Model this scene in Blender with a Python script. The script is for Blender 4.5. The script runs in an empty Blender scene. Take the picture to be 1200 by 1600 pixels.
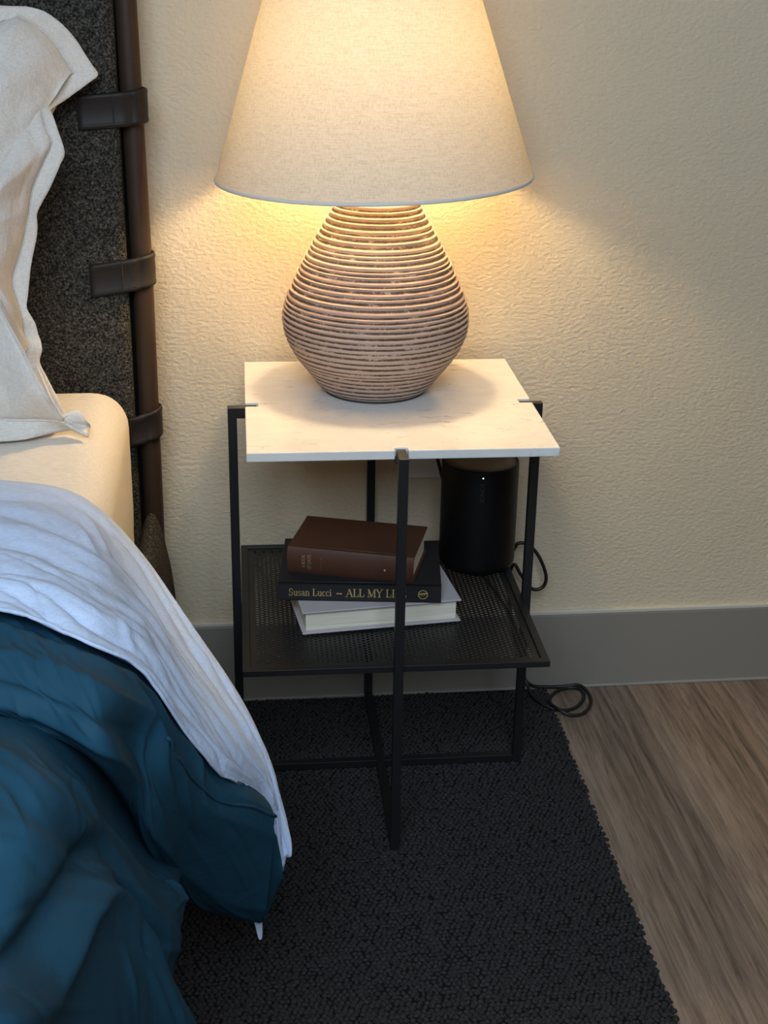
import bpy, bmesh, math, random
import numpy as np
from mathutils import Vector, Matrix, Euler, noise

random.seed(7)
S = bpy.context.scene
COL = S.collection

# ------------------------------------------------------------------ camera
F_PX = 2196.0
CAM = Vector((-0.2314, -2.2073, 1.2808))
CAM_ROT = Euler((1.175646, -0.016497, -0.110158), 'XYZ')
cd = bpy.data.cameras.new('camera')
cd.sensor_fit = 'VERTICAL'; cd.sensor_height = 24.0
cd.lens = F_PX / 1600.0 * 24.0
cd.clip_start = 0.05
cam = bpy.data.objects.new('camera', cd); COL.objects.link(cam)
cam.location = CAM; cam.rotation_euler = CAM_ROT
S.camera = cam

# ------------------------------------------------------------------ light
w = bpy.data.worlds.new('room_ambient'); S.world = w
w.use_nodes = True
bg = w.node_tree.nodes['Background']
bg.inputs[0].default_value = (1.0, 0.95, 0.88, 1); bg.inputs[1].default_value = 0.10

def area(name, loc, target, sx, sy, power, color):
    l = bpy.data.lights.new(name, 'AREA'); l.shape = 'RECTANGLE'; l.size = sx; l.size_y = sy
    l.energy = power; l.color = color
    o = bpy.data.objects.new(name, l); COL.objects.link(o)
    o.location = loc
    o.rotation_euler = (Vector(target) - Vector(loc)).to_track_quat('-Z', 'Y').to_euler()
    return o
# daylight from the bedroom window, behind the camera, over the foot of the bed
area('window_daylight', (-0.45, -2.9, 2.25), (-0.55, -0.95, 0.5), 1.5, 1.2, 70.0, (0.68, 0.83, 1.0))
BULB_STRENGTH = 200.0
BULB_COLOR = (1.0, 0.75, 0.41)

S.view_settings.view_transform = 'Standard'
S.view_settings.look = 'None'
S.view_settings.gamma = 1.0
S.view_settings.use_curve_mapping = False
S.view_settings.exposure = -0.15

# ------------------------------------------------------------------ helpers
_R = CAM_ROT.to_matrix()
def at(u, v, **k):
    """world point on the sight line of photo point (u, v) at the given x, y or z"""
    d = _R @ Vector(((u - 600) / F_PX, (800 - v) / F_PX, -1.0))
    a, val = next(iter(k.items())); i = 'xyz'.index(a)
    return CAM + d * ((val - CAM[i]) / d[i])

def tag(o, label=None, cat=None, group=None, kind=None):
    if label: o['label'] = label
    if cat: o['category'] = cat
    if group: o['group'] = group
    if kind: o['kind'] = kind
    return o

def empty(name, loc=(0, 0, 0), rz=0.0):
    o = bpy.data.objects.new(name, None); COL.objects.link(o)
    o.location = loc; o.rotation_euler = (0, 0, rz); o.empty_display_size = 0.05
    return o

def link(name, me, m=None, parent=None, smooth=None):
    if m is not None:
        me.materials.clear(); me.materials.append(m)
    o = bpy.data.objects.new(name, me); COL.objects.link(o)
    if parent is not None: o.parent = parent
    if smooth is not None:
        me.polygons.foreach_set('use_smooth', [smooth] * len(me.polygons))
    return o

def pydata(name, v, f):
    me = bpy.data.meshes.new(name); me.from_pydata([tuple(p) for p in v], [], f); me.update(); return me

def from_bm(bm, name):
    bmesh.ops.recalc_face_normals(bm, faces=bm.faces)
    me = bpy.data.meshes.new(name); bm.to_mesh(me); bm.free(); return me

def box_bm(bm, lo, hi, bevel=0.0, seg=2):
    lo = Vector(lo); hi = Vector(hi)
    r = bmesh.ops.create_cube(bm, size=1.0)
    vs = r['verts']
    for v in vs:
        v.co = Vector([(lo[i] + hi[i]) / 2 + v.co[i] * (hi[i] - lo[i]) for i in range(3)])
    if bevel > 0:
        es = list({e for v in vs for e in v.link_edges})
        bmesh.ops.bevel(bm, geom=es, offset=bevel, segments=seg, affect='EDGES', profile=0.5)
    return bm

def box(name, lo, hi, m, parent=None, bevel=0.0, seg=2):
    bm = bmesh.new(); box_bm(bm, lo, hi, bevel, seg)
    return link(name, from_bm(bm, name), m, parent)

def prism(name, poly, z0, z1, m, parent=None, bevel=0.0, seg=2):
    bm = bmesh.new()
    a = [bm.verts.new((x, y, z0)) for x, y in poly]
    f = bm.faces.new(a)
    r = bmesh.ops.extrude_face_region(bm, geom=[f])
    top = [g for g in r['geom'] if isinstance(g, bmesh.types.BMVert)]
    bmesh.ops.translate(bm, vec=(0, 0, z1 - z0), verts=top)
    bmesh.ops.recalc_face_normals(bm, faces=bm.faces)
    if bevel > 0:
        bmesh.ops.bevel(bm, geom=list(bm.edges), offset=bevel, segments=seg, affect='EDGES', profile=0.5)
    return link(name, from_bm(bm, name), m, parent)

def lathe_mesh(name, prof, n=64, cap0=False, cap1=False):
    v = []; f = []
    for r, z in prof:
        for i in range(n):
            a = 2 * math.pi * i / n; v.append((r * math.cos(a), r * math.sin(a), z))
    for k in range(len(prof) - 1):
        for i in range(n):
            j = (i + 1) % n
            f.append((k * n + i, k * n + j, (k + 1) * n + j, (k + 1) * n + i))
    if cap0: f.append(tuple(reversed(range(n))))
    if cap1: f.append(tuple((len(prof) - 1) * n + i for i in range(n)))
    return pydata(name, v, f)

def crom(P, n):
    """Catmull-Rom through 3D points, n samples per span"""
    P = [Vector(p) for p in P]; out = []
    Q = [P[0] * 2 - P[1]] + P + [P[-1] * 2 - P[-2]]
    for i in range(1, len(Q) - 2):
        for k in range(n):
            t = k / n
            a, b, c, d = Q[i - 1], Q[i], Q[i + 1], Q[i + 2]
            out.append(0.5 * ((2 * b) + (c - a) * t + (2 * a - 5 * b + 4 * c - d) * t * t + (3 * b - a - 3 * c + d) * t ** 3))
    out.append(P[-1]); return out

def tube_mesh(name, pts, r, n=10):
    pts = [Vector(p) for p in pts]; v = []; f = []
    up = Vector((0, 0, 1)); prev = None
    for i, p in enumerate(pts):
        t = (pts[min(i + 1, len(pts) - 1)] - pts[max(i - 1, 0)]).normalized()
        if prev is None:
            s = t.cross(up)
            if s.length < 1e-4: s = t.cross(Vector((1, 0, 0)))
        else:
            s = prev - t * prev.dot(t)
        s.normalize(); prev = s; q = t.cross(s)
        rr = r[i] if isinstance(r, (list, tuple)) else r
        for k in range(n):
            a = 2 * math.pi * k / n; v.append(p + (s * math.cos(a) + q * math.sin(a)) * rr)
    for i in range(len(pts) - 1):
        for k in range(n):
            j = (k + 1) % n
            f.append((i * n + k, i * n + j, (i + 1) * n + j, (i + 1) * n + k))
    f.append(tuple(reversed(range(n)))); f.append(tuple((len(pts) - 1) * n + k for k in range(n)))
    return pydata(name, v, f)

def grid_surface(ctrl, nu, nv):
    """ctrl[row][col] -> dense smooth grid (rows x cols) of Vectors"""
    rows = [crom(r, nu) for r in ctrl]
    cols = list(zip(*rows))
    dense = [crom(c, nv) for c in cols]
    return [list(r) for r in zip(*dense)]

def grid_normals(G):
    H, W = len(G), len(G[0]); N = []
    for i in range(H):
        row = []
        for j in range(W):
            a = G[i][min(j + 1, W - 1)] - G[i][max(j - 1, 0)]
            b = G[min(i + 1, H - 1)][j] - G[max(i - 1, 0)][j]
            n = a.cross(b)
            row.append(n.normalized() if n.length > 1e-12 else Vector((0, 0, 1)))
        N.append(row)
    return N

def grid_mesh(name, G):
    H, W = len(G), len(G[0])
    v = [p for r in G for p in r]
    f = [(i * W + j, i * W + j + 1, (i + 1) * W + j + 1, (i + 1) * W + j) for i in range(H - 1) for j in range(W - 1)]
    return pydata(name, v, f)

def fbm(p, o=4, h=0.9, lac=2.1):
    return noise.fractal(Vector(p), h, lac, o)

# ------------------------------------------------------------------ materials
def srgb(r, g, b):
    c = lambda x: (x / 255 / 12.92) if x / 255 <= 0.04045 else ((x / 255 + 0.055) / 1.055) ** 2.4
    return (c(r), c(g), c(b), 1)

class M:
    def __init__(self, name, base=(0.8, 0.8, 0.8, 1), rough=0.6, metal=0.0, spec=0.5):
        self.m = bpy.data.materials.new(name); self.m.use_nodes = True
        self.t = self.m.node_tree; self.b = self.t.nodes['Principled BSDF']
        self.b.inputs['Base Color'].default_value = base
        self.b.inputs['Roughness'].default_value = rough
        self.b.inputs['Metallic'].default_value = metal
        self.b.inputs['Specular IOR Level'].default_value = spec
        self.tc = None
    def n(self, typ, **k):
        x = self.t.nodes.new(typ)
        for a, v in k.items():
            if a in x.inputs.keys(): x.inputs[a].default_value = v
            else: setattr(x, a, v)
        return x
    def l(self, a, b): self.t.links.new(a, b)
    def coord(self, scale=(1, 1, 1), kind='Object', rot=(0, 0, 0)):
        if self.tc is None: self.tc = self.n('ShaderNodeTexCoord')
        mp = self.n('ShaderNodeMapping'); mp.inputs['Scale'].default_value = scale
        mp.inputs['Rotation'].default_value = rot
        self.l(self.tc.outputs[kind], mp.inputs['Vector']); return mp.outputs[0]
    def noise(self, scale, detail=3, rough=0.55, stretch=(1, 1, 1), dist=0.0, rot=(0, 0, 0)):
        x = self.n('ShaderNodeTexNoise'); x.inputs['Scale'].default_value = scale
        x.inputs['Detail'].default_value = detail; x.inputs['Roughness'].default_value = rough
        x.inputs['Distortion'].default_value = dist
        self.l(self.coord(stretch, rot=rot), x.inputs['Vector']); return x.outputs['Fac']
    def ramp(self, fac, stops):
        r = self.n('ShaderNodeValToRGB'); e = r.color_ramp.elements
        while len(e) < len(stops): e.new(0.5)
        for q, (p, c) in zip(e, stops): q.position = p; q.color = c
        self.l(fac, r.inputs['Fac']); return r.outputs['Color']
    def mix(self, fac, a, b, mode='MIX'):
        x = self.n('ShaderNodeMix', data_type='RGBA', blend_type=mode)
        for sock, val in ((x.inputs['Factor'], fac), (x.inputs['A'], a), (x.inputs['B'], b)):
            if isinstance(val, (int, float, tuple)):
                if sock.type == 'RGBA' or not isinstance(val, tuple): 
                    pass
            pass
        fi = x.inputs[0]; ai = x.inputs[6]; bi = x.inputs[7]
        for sock, val in ((fi, fac), (ai, a), (bi, b)):
            if isinstance(val, (int, float, tuple)): sock.default_value = val
            else: self.l(val, sock)
        return x.outputs[2]
    def math(self, op, a, b=0.0):
        x = self.n('ShaderNodeMath', operation=op)
        for s, val in ((x.inputs[0], a), (x.inputs[1], b)):
            if isinstance(val, (int, float)): s.default_value = val
            else: self.l(val, s)
        return x.outputs[0]
    def color(self, sock): self.l(sock, self.b.inputs['Base Color']); return self
    def bump(self, h, strength=0.5, dist=0.002):
        x = self.n('ShaderNodeBump'); x.inputs['Strength'].default_value = strength
        x.inputs['Distance'].default_value = dist
        self.l(h, x.inputs['Height'])
        if self.b.inputs['Normal'].is_linked:
            self.l(self.b.inputs['Normal'].links[0].from_socket, x.inputs['Normal'])
        self.l(x.outputs[0], self.b.inputs['Normal']); return self

# painted, orange-peel textured wall
mw = M('painted_textured_plaster', rough=0.62, spec=0.35)
n1 = mw.noise(2.0, 2)
mw.color(mw.ramp(n1, [(0.3, srgb(210, 193, 164)), (0.7, srgb(216, 200, 172))]))
mw.bump(mw.noise(150, 2.0, 0.5, (0.8, 1, 1.2), 0.12), 0.75, 0.0026)
mw.bump(mw.noise(330, 2, 0.5), 0.15, 0.001)
M_WALL = mw.m
M_BASE = M('grey_vinyl_baseboard', srgb(140, 133, 122), 0.42).m
mx = M('cream_paint_edge', srgb(205, 198, 182), 0.5); mx.bump(mx.noise(60), 0.1, 0.001); M_EDGE = mx.m
M_CAULK = M('grey_caulk', srgb(150, 148, 140), 0.5).m

# vinyl wood planks (grain runs along the plank = local y)
def plank_mat(k, c0, c1, c2):
    m = M('grey_oak_vinyl_%s' % k, rough=0.42, spec=0.4)
    g = m.noise(15, 7, 0.66, (1.0, 0.07, 1), 0.9)
    g2 = m.noise(120, 4, 0.7, (1.0, 0.045, 1), 0.8)
    c = m.ramp(g, [(0.34, c0), (0.50, c1), (0.66, c2)])
    c = m.mix(0.45, c, m.ramp(g2, [(0.36, srgb(50, 41, 35)), (0.62, srgb(158, 138, 120))]), 'MIX')
    m.color(c); m.bump(g2, 0.18, 0.0006)
    return m.m
M_PLANK = [plank_mat('a', srgb(84, 68, 57), srgb(130, 110, 95), srgb(164, 144, 127)),
           plank_mat('b', srgb(78, 64, 55), srgb(120, 103, 90), srgb(157, 138, 124)),
           plank_mat('c', srgb(90, 72, 58), srgb(136, 115, 98), srgb(168, 147, 128))]

mr = M('black_wool_yarn', rough=0.95, spec=0.15)
mr.color(mr.ramp(mr.noise(300, 3), [(0.3, srgb(34, 32, 33)), (0.75, srgb(66, 63, 63))]))
mr.bump(mr.noise(1400, 2), 0.6, 0.0006); M_RUG = mr.m
M_RUGBASE = M('black_rug_backing', srgb(22, 22, 23), 1.0, spec=0.1).m

mb = M('charcoal_boucle', rough=0.95, spec=0.12)
vo = mb.n('ShaderNodeTexVoronoi'); vo.inputs['Scale'].default_value = 330; vo.inputs['Randomness'].default_value = 0.9
mb.l(mb.coord((1, 1, 1)), vo.inputs['Vector'])
bn = mb.noise(300, 3, 0.7)
cc = mb.ramp(bn, [(0.36, srgb(30, 29, 28)), (0.5, srgb(66, 63, 58)), (0.68, srgb(112, 108, 100))])
mb.color(cc); inv = mb.math('SUBTRACT', 1.0, vo.outputs['Distance'])
mb.bump(inv, 1.0, 0.0035); mb.bump(bn, 0.8, 0.004); M_BOUCLE = mb.m

ml = M('dark_brown_leather', srgb(36, 31, 28), 0.55, spec=0.3)
ml.bump(ml.noise(500, 3), 0.2, 0.0006); M_LEATHER = ml.m
M_STITCH = M('dark_thread', srgb(38, 30, 26), 0.8).m
M_POST = M('bronze_metal', srgb(60, 46, 36), 0.5, 0.2, 0.3).m
M_BLACKMETAL = M('black_powder_coat', srgb(26, 26, 28), 0.42, 0.0, 0.5).m

def linen(name, c0, c1, sc=900, crease=0.25, sheen=0.0):
    m = M(name, rough=0.9, spec=0.12)
    a = m.noise(sc, 3, 0.7, (1, 1, 0.12)); b = m.noise(sc, 3, 0.7, (0.12, 0.3, 1))
    s = m.math('ADD', a, b); s = m.math('MULTIPLY', s, 0.5)
    m.color(m.ramp(s, [(0.36, c0), (0.62, c1)]))
    m.bump(s, 0.3, 0.0006)
    m.bump(m.noise(38, 4, 0.6, (1, 1, 0.6), 0.8), crease, 0.006)
    return m.m
M_LINEN = linen('oatmeal_linen', srgb(206, 198, 188), srgb(232, 227, 220), 900, 0.55)
M_SHEET = linen('pale_blue_linen', srgb(190, 208, 238), srgb(214, 227, 249), 800, 0.3)
M_FITTED = linen('off_white_cotton', srgb(218, 208, 194), srgb(236, 228, 216), 700, 0.08)
mt = M('teal_sateen', rough=0.72, spec=0.2)
mt.color(mt.ramp(mt.noise(7, 3), [(0.3, srgb(26, 66, 86)), (0.7, srgb(32, 75, 96))]))
mt.bump(mt.noise(1600, 2), 0.1, 0.0004); mt.bump(mt.noise(55, 4, 0.6, (1.5, 0.6, 1.0), 0.9), 0.16, 0.003); mt.bump(mt.noise(14, 3, 0.55, (1.6, 0.7, 1), 0.6), 0.22, 0.007)
M_TEAL = mt.m

mm = M('white_marble', rough=0.16, spec=0.5)
v1 = mm.noise(9, 6, 0.65, (1, 1.6, 1), 1.4, (0, 0, 0.5)); v2 = mm.noise(42, 5, 0.6, (0.7, 1.8, 1), 0.8)
vv = mm.ramp(v1, [(0.40, srgb(224, 222, 217)), (0.62, srgb(232, 230, 226))])
fl = mm.ramp(v2, [(0.58, (0, 0, 0, 1)), (0.68, (1, 1, 1, 1))])
big = mm.ramp(v1, [(0.46, (0, 0, 0, 1)), (0.60, (1, 1, 1, 1))])
ff = mm.mix(1.0, fl, big, 'MULTIPLY')
mm.color(mm.mix(mm.math('MULTIPLY', ff, 0.75), vv, srgb(150, 138, 120))); M_MARBLE = mm.m

# lamp ceramic: pale clay with dark wash that stays in the turned grooves
mc = M('turned_clay', rough=0.72, spec=0.3)
at_ = mc.n('ShaderNodeAttribute', attribute_name='groove')
nz = mc.noise(55, 4, 0.75, (1, 1, 2.6)); nz2 = mc.noise(260, 3, 0.7, (1, 1, 1.5))
gv = mc.math('ADD', at_.outputs['Fac'], mc.math('MULTIPLY', mc.math('SUBTRACT', nz, 0.5), 1.5))
gv = mc.math('ADD', gv, mc.math('MULTIPLY', mc.math('SUBTRACT', nz2, 0.5), 0.9))
mc.color(mc.ramp(gv, [(0.42, srgb(186, 162, 148)), (0.53, srgb(158, 134, 118)), (0.62, srgb(104, 86, 72)), (1.0, srgb(76, 62, 52))]))
mc.bump(nz2, 0.35, 0.0012); M_CLAY = mc.m
M_FOOT = M('dark_clay_foot', srgb(58, 48, 44), 0.7).m

# lampshade linen lets light through
mS = bpy.data.materials.new('lampshade_linen'); mS.use_nodes = True
t = mS.node_tree; t.nodes.clear()
H = M.__new__(M); H.m = mS; H.t = t; H.tc = None; H.b = None
out = H.n('ShaderNodeOutputMaterial')
a = H.noise(620, 3, 0.7, (1, 1, 0.09)); b = H.noise(620, 3, 0.7, (0.09, 0.09, 1.4))
wv = H.math('MULTIPLY', H.math('ADD', a, b), 0.5)
colr = H.ramp(wv, [(0.34, srgb(196, 182, 162)), (0.55, srgb(222, 211, 194))])
colt = H.ramp(wv, [(0.34, srgb(210, 190, 152)), (0.55, srgb(240, 222, 186))])
df = H.n('ShaderNodeBsdfDiffuse'); tr = H.n('ShaderNodeBsdfTranslucent')
H.l(colr, df.inputs[0]); H.l(colt, tr.inputs[0])
mixs = H.n('ShaderNodeMixShader'); mixs.inputs[0].default_value = 0.075
H.l(df.outputs[0], mixs.inputs[1]); H.l(tr.outputs[0], mixs.inputs[2])
H.l(mixs.outputs[0], out.inputs[0]); M_SHADE = mS
M_TRIM = M('shade_edge_tape', srgb(226, 222, 216), 0.8).m
me_ = M('warm_bulb'); me_.b.inputs['Emission Color'].default_value = BULB_COLOR + (1,)
me_.b.inputs['Emission Strength'].default_value = BULB_STRENGTH; M_BULB = me_.m
M_BRASS = M('brushed_brass', srgb(150, 126, 84), 0.35, 1.0).m

M_SPK = M('black_speaker_grille', srgb(9, 9, 11), 0.5, spec=0.22)
vs = M_SPK.n('ShaderNodeTexVoronoi'); vs.inputs['Scale'].default_value = 700
M_SPK.l(M_SPK.coord(), vs.inputs['Vector']); M_SPK.bump(vs.outputs['Distance'], 0.3, 0.0006); M_SPK = M_SPK.m
M_SPKTOP = M('matte_black_plastic', srgb(58, 55, 52), 0.5).m
M_LOGO = M('dark_grey_print', srgb(52, 52, 54), 0.5).m
q = M('green_white_led'); q.b.inputs['Emission Color'].default_value = (0.55, 1.0, 0.8, 1); q.b.inputs['Emission Strength'].default_value = 5.0; M_LED = q.m
M_CORD = M('black_rubber_cord', srgb(22, 22, 22), 0.45).m
M_PLATE = M('white_outlet_plastic', srgb(232, 233, 236), 0.35).m
M_SLOT = M('dark_slot', srgb(20, 20, 20), 0.8).m

def bookcloth(name, c, r=0.6):
    m = M(name, c, r, spec=0.3); m.bump(m.noise(1500, 2), 0.25, 0.0004); return m.m
M_BROWN = bookcloth('brown_book_cloth', srgb(78, 50, 38), 0.5)
M_BLACKBK = bookcloth('black_book_cloth', srgb(36, 35, 37), 0.6)
M_WHITEBK = bookcloth('pale_grey_book_cover', srgb(186, 182, 184), 0.55)
mp = M('page_edges', rough=0.85, spec=0.1)
pn = mp.noise(1.0, 2, 0.6, (6, 6, 1500))
mp.color(mp.ramp(pn, [(0.35, srgb(206, 196, 176)), (0.6, srgb(238, 231, 214))])); M_PAGES = mp.m
M_GOLD = M('gold_foil', srgb(196, 172, 112), 0.4, 0.3).m
M_TAN = M('tan_foil', srgb(206, 168, 138), 0.5, 0.1).m

# ------------------------------------------------------------------ setting
wall = box('wall_back', (-2.6, 0.0, 0.0), (2.4, 0.1, 2.6), M_WALL)
tag(wall, 'cream wall with fine orange-peel texture behind the nightstand', 'wall', kind='structure')

bb = empty('baseboard_back', (0, 0, 0)); tag(bb, 'grey baseboard with a pale top edge along the wall', 'baseboard', kind='structure')
box('board', (-2.6, -0.008, 0.004), (2.4, 0.001, 0.1475), M_BASE, bb, 0.0015)
box('top_edge', (-2.6, -0.0075, 0.1475), (2.4, 0.001, 0.1560), M_EDGE, bb, 0.002)
box('caulk_line', (-2.6, -0.012, 0.0), (2.4, 0.001, 0.005), M_CAULK, bb, 0.0015)

fl = empty('floor', (0, 0, 0)); tag(fl, 'grey-brown wood plank floor beside the dark rug', 'floor', kind='structure')
box('subfloor', (-2.6, -4.0, -0.03), (2.4, 0.1, -0.006), M_SLOT, fl)
PW = 0.178; PL = 1.22
bm = bmesh.new(); box_bm(bm, (-PW / 2 + 0.0001, -PL / 2 + 0.0001, -0.006), (PW / 2 - 0.0001, PL / 2 - 0.0001, 0.0), 0.0003, 1)
plank_me = from_bm(bm, 'plank')
plank_mes = []
for k in range(3):
    c = plank_me.copy(); c.materials.append(M_PLANK[k]); plank_mes.append(c)
for i in range(-14, 14):
    off = {2: 0.98, 0: 1.16, 1: 1.06, 3: 0.92, 4: 0.3}.get(i, 0.2 + 0.37 * (i % 4))
    for j in range(4):
        yc = -off - (j - 0.5) * PL + 0.02
        y1 = yc + PL / 2
        if yc - PL / 2 > 0.0: continue
        o = bpy.data.objects.new('plank', plank_mes[(i * 2 + j) % 3]); COL.objects.link(o); o.parent = fl
        o.location = (0.335 + (i + 0.33) * PW, yc, 0.0)
        if y1 > 0.09:       # cut at the wall
            o.scale = (1, (0.05 - (yc - PL / 2)) / PL, 1); o.location.y = (0.05 + yc - PL / 2) / 2

# ------------------------------------------------------------------ rug
RX0, RX1, RY0, RY1 = -0.95, 0.331, -1.25, -0.016
rug = empty('area_rug', (0, 0, 0), 0.0); tag(rug, 'black chunky woven rug under the nightstand and bed', 'rug')
def rug_edge(y): return RX1 - 0.020 * (RY1 - y) / (RY1 - RY0) + 0.0015 * math.sin(y * 90) + 0.0012 * math.sin(y * 37 + 1)
prism('backing', [(RX0, RY0), (rug_edge(RY0) - 0.004, RY0), (rug_edge(RY1) - 0.004, RY1 - 0.004), (RX0, RY1 - 0.004)], 0.0, 0.0035, M_RUGBASE, rug)
# knot template: squashed dome, 4 rings
tv = [(0, 0, 1.0)]
tf = []
NS = 6
for (rr, zz) in ((0.62, 0.72), (1.0, 0.0)):
    for k in range(NS):
        a = 2 * math.pi * (k + 0.5) / NS; tv.append((rr * math.cos(a), rr * math.sin(a), zz))
for k in range(NS):
    j = (k + 1) % NS
    tf.append((0, 1 + k, 1 + j)); 
    tf.append((1 + k, 1 + NS + k, 1 + NS + j)); tf.append((1 + k, 1 + NS + j, 1 + j))
tv = np.array(tv); tf = np.array(tf)
rng = np.random.default_rng(3)
pts = []
px, py = 0.0080, 0.0146
yy = RY0; r = 0
while yy < RY1 - 0.002:
    x = rug_edge(yy) - 0.004 - rng.random() * 0.001 - (px / 2 if r % 2 else 0)
    while x > -0.62 or (yy > -0.0 and x > RX0):
        pts.append((x, yy)); x -= px
    yy += py / 2 if False else py * 0.5; r += 1
pts = np.array(pts); n = len(pts)
# slow wander of the weave rows
pts[:, 1] += 0.0022 * np.sin(pts[:, 0] * 23 + pts[:, 1] * 9)
pts += rng.normal(0, 0.0008, pts.shape)
ang = 0.22 * np.where((np.round((pts[:, 1] - RY0) / (py * 0.5)).astype(int) % 2) == 0, 1, -1) + rng.normal(0, 0.25, n)
sx = 0.0047 * (1 + rng.normal(0, 0.12, n)); sy = 0.0043 * (1 + rng.normal(0, 0.12, n)); sz = 0.0042 * (1 + rng.normal(0, 0.2, n))
P = tv[None] * np.stack([sx, sy, sz], 1)[:, None, :]
ca, sa = np.cos(ang)[:, None], np.sin(ang)[:, None]
X = P[..., 0] * ca - P[..., 1] * sa + pts[:, 0:1]; Y = P[..., 0] * sa + P[..., 1] * ca + pts[:, 1:2]
Z = P[..., 2] + 0.0030 + rng.normal(0, 0.0004, n)[:, None]
VV = np.stack([X, Y, Z], -1).reshape(-1, 3)
FF = (tf[None] + (np.arange(n) * len(tv))[:, None, None]).reshape(-1, 3)
kme = bpy.data.meshes.new('woven_knots')
kme.vertices.add(len(VV)); kme.vertices.foreach_set('co', VV.ravel())
kme.loops.add(len(FF) * 3); kme.loops.foreach_set('vertex_index', FF.ravel())
kme.polygons.add(len(FF)); kme.polygons.foreach_set('loop_start', np.arange(len(FF)) * 3)
kme.update(); kme.validate()
ko = link('woven_knots', kme, M_RUG, rug, True); ko['kind'] = 'stuff'

# ------------------------------------------------------------------ bed frame
bed = empty('bed_frame', (-1.1, -0.1, 0)); tag(bed, 'charcoal boucle bed frame with leather straps and bronze post', 'bed')
inv_bed = Vector((1.1, 0.1, 0))
def bedp(o): o.location = o.location + inv_bed; return o
# cushion
def rounded_box(name, lo, hi, r, seg, m, parent):
    bm = bmesh.new(); box_bm(bm, lo, hi, r, seg)
    return link(name, from_bm(bm, name), m, parent, True)
bedp(rounded_box('headboard_cushion', (-1.85, -0.112, 0.30), (-0.3765, -0.052, 1.40), 0.016, 4, M_BOUCLE, bed))
bedp(link('post', tube_mesh('post', [(-0.3585, -0.080, 0.012), (-0.3565, -0.080, 0.4), (-0.3555, -0.080, 0.8), (-0.3605, -0.080, 1.2), (-0.3615, -0.080, 1.45)], 0.0158, 24), M_POST, bed, True))
bedp(link('post', tube_mesh('post', [(-1.865, -0.080, 0.012), (-1.865, -0.080, 1.45)], 0.0158, 24), M_POST, bed, True))
bedp(link('top_rail', tube_mesh('top_rail', [(-1.865, -0.080, 1.45), (-0.3615, -0.080, 1.45)], 0.0158, 24), M_POST, bed, True))
bedp(box('gap_shade_board', (-1.86, -0.058, 0.30), (-0.3530, -0.046, 1.40), M_RUGBASE, bed, 0.002))  # black board added as the shade in the gap between cushion and post
# straps: flat tab on the cushion, wrapped around the post
def strap(xl, z0l, z1l, z0r, z1r):
    prof = []                            # (x, y) path of the band centre
    xs0, yf = xl, -0.1150
    for k in range(9): prof.append((xs0 + (-0.365 - xs0) * k / 8, yf))
    cx, cy, R = -0.3580, -0.0850, 0.0190
    for k in range(0, 15):
        a = math.radians(-95 + k * 190 / 14); prof.append((cx + R * 1.0 * math.cos(a), cy + R * 1.25 * math.sin(a)))
    prof.append((-0.375, -0.050)); prof.append((-0.40, -0.0485))
    thick = 0.0035; v = []; f = []
    tot = [0.0]
    for i in range(1, len(prof)): tot.append(tot[-1] + math.dist(prof[i], prof[i - 1]))
    rows = []
    for i, (x, y) in enumerate(prof):
        p0 = prof[max(i - 1, 0)]; p1 = prof[min(i + 1, len(prof) - 1)]
        tx, ty = p1[0] - p0[0], p1[1] - p0[1]; L = math.hypot(tx, ty); nx, ny = ty / L, -tx / L
        s = min(1, max(0, (x - xl) / (-0.336 - xl))); zb = z0l + (z0r - z0l) * s; zt = z1l + (z1r - z1l) * s
        h = zt - zb
        ring = []
        for (d, zz) in ((0, zb), (1, zb + 0.0015), (1.25, zb + 0.006), (1.0, zb + 0.0075), (1.1, zb + h / 2), (1.0, zt - 0.0075), (1.25, zt - 0.006), (1, zt - 0.0015), (0, zt)):
            ring.append((x + nx * thick * d, y + ny * thick * d, zz))
        rows.append(ring)
    W = len(rows[0])
    for r_ in rows: v += r_
    for i in range(len(rows) - 1):
        for j in range(W): 
            k = (j + 1) % W
            f.append((i * W + j, i * W + k, (i + 1) * W + k, (i + 1) * W + j))
    f.append(tuple(range(W))); f.append(tuple((len(rows) - 1) * W + j for j in reversed(range(W))))
    me = pydata('strap', v, f); bm = bmesh.new(); bm.from_mesh(me); bmesh.ops.recalc_face_normals(bm, faces=bm.faces); bm.to_mesh(me); bm.free()
    o = bedp(link('strap', me, M_LEATHER, bed, True))
    # raised cross seam and edge stitching
    xs = -0.383; s = (xs - xl) / (-0.336 - xl); zb = z0l + (z0r - z0l) * s; zt = z1l + (z1r - z1l) * s
    link('seam', tube_mesh('seam', [(xs, yf - thick * 1.0, zb + 0.002), (xs, yf - thick * 1.25, (zb + zt) / 2), (xs, yf - thick * 1.0, zt - 0.002)], 0.0009, 6), M_STITCH, o)
    for e in (0, 1):
        path = []
        for k in range(10):
            x = xl + 0.003 + (-0.366 - xl) * k / 9; ss = (x - xl) / (-0.336 - xl)
            z_ = (z0l + (z0r - z0l) * ss + 0.0075) if e == 0 else (z1l + (z1r - z1l) * ss - 0.0075)
            path.append((x, yf - thick * 1.0, z_))
        link('stitch_line', tube_mesh('stitch_line', path, 0.0006, 5), M_STITCH, o)
strap(-0.433, 1.004, 1.053, 1.012, 1.061)
strap(-0.431, 0.761, 0.811, 0.775, 0.825)
strap(-0.430, 0.515, 0.562, 0.534, 0.583)
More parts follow.
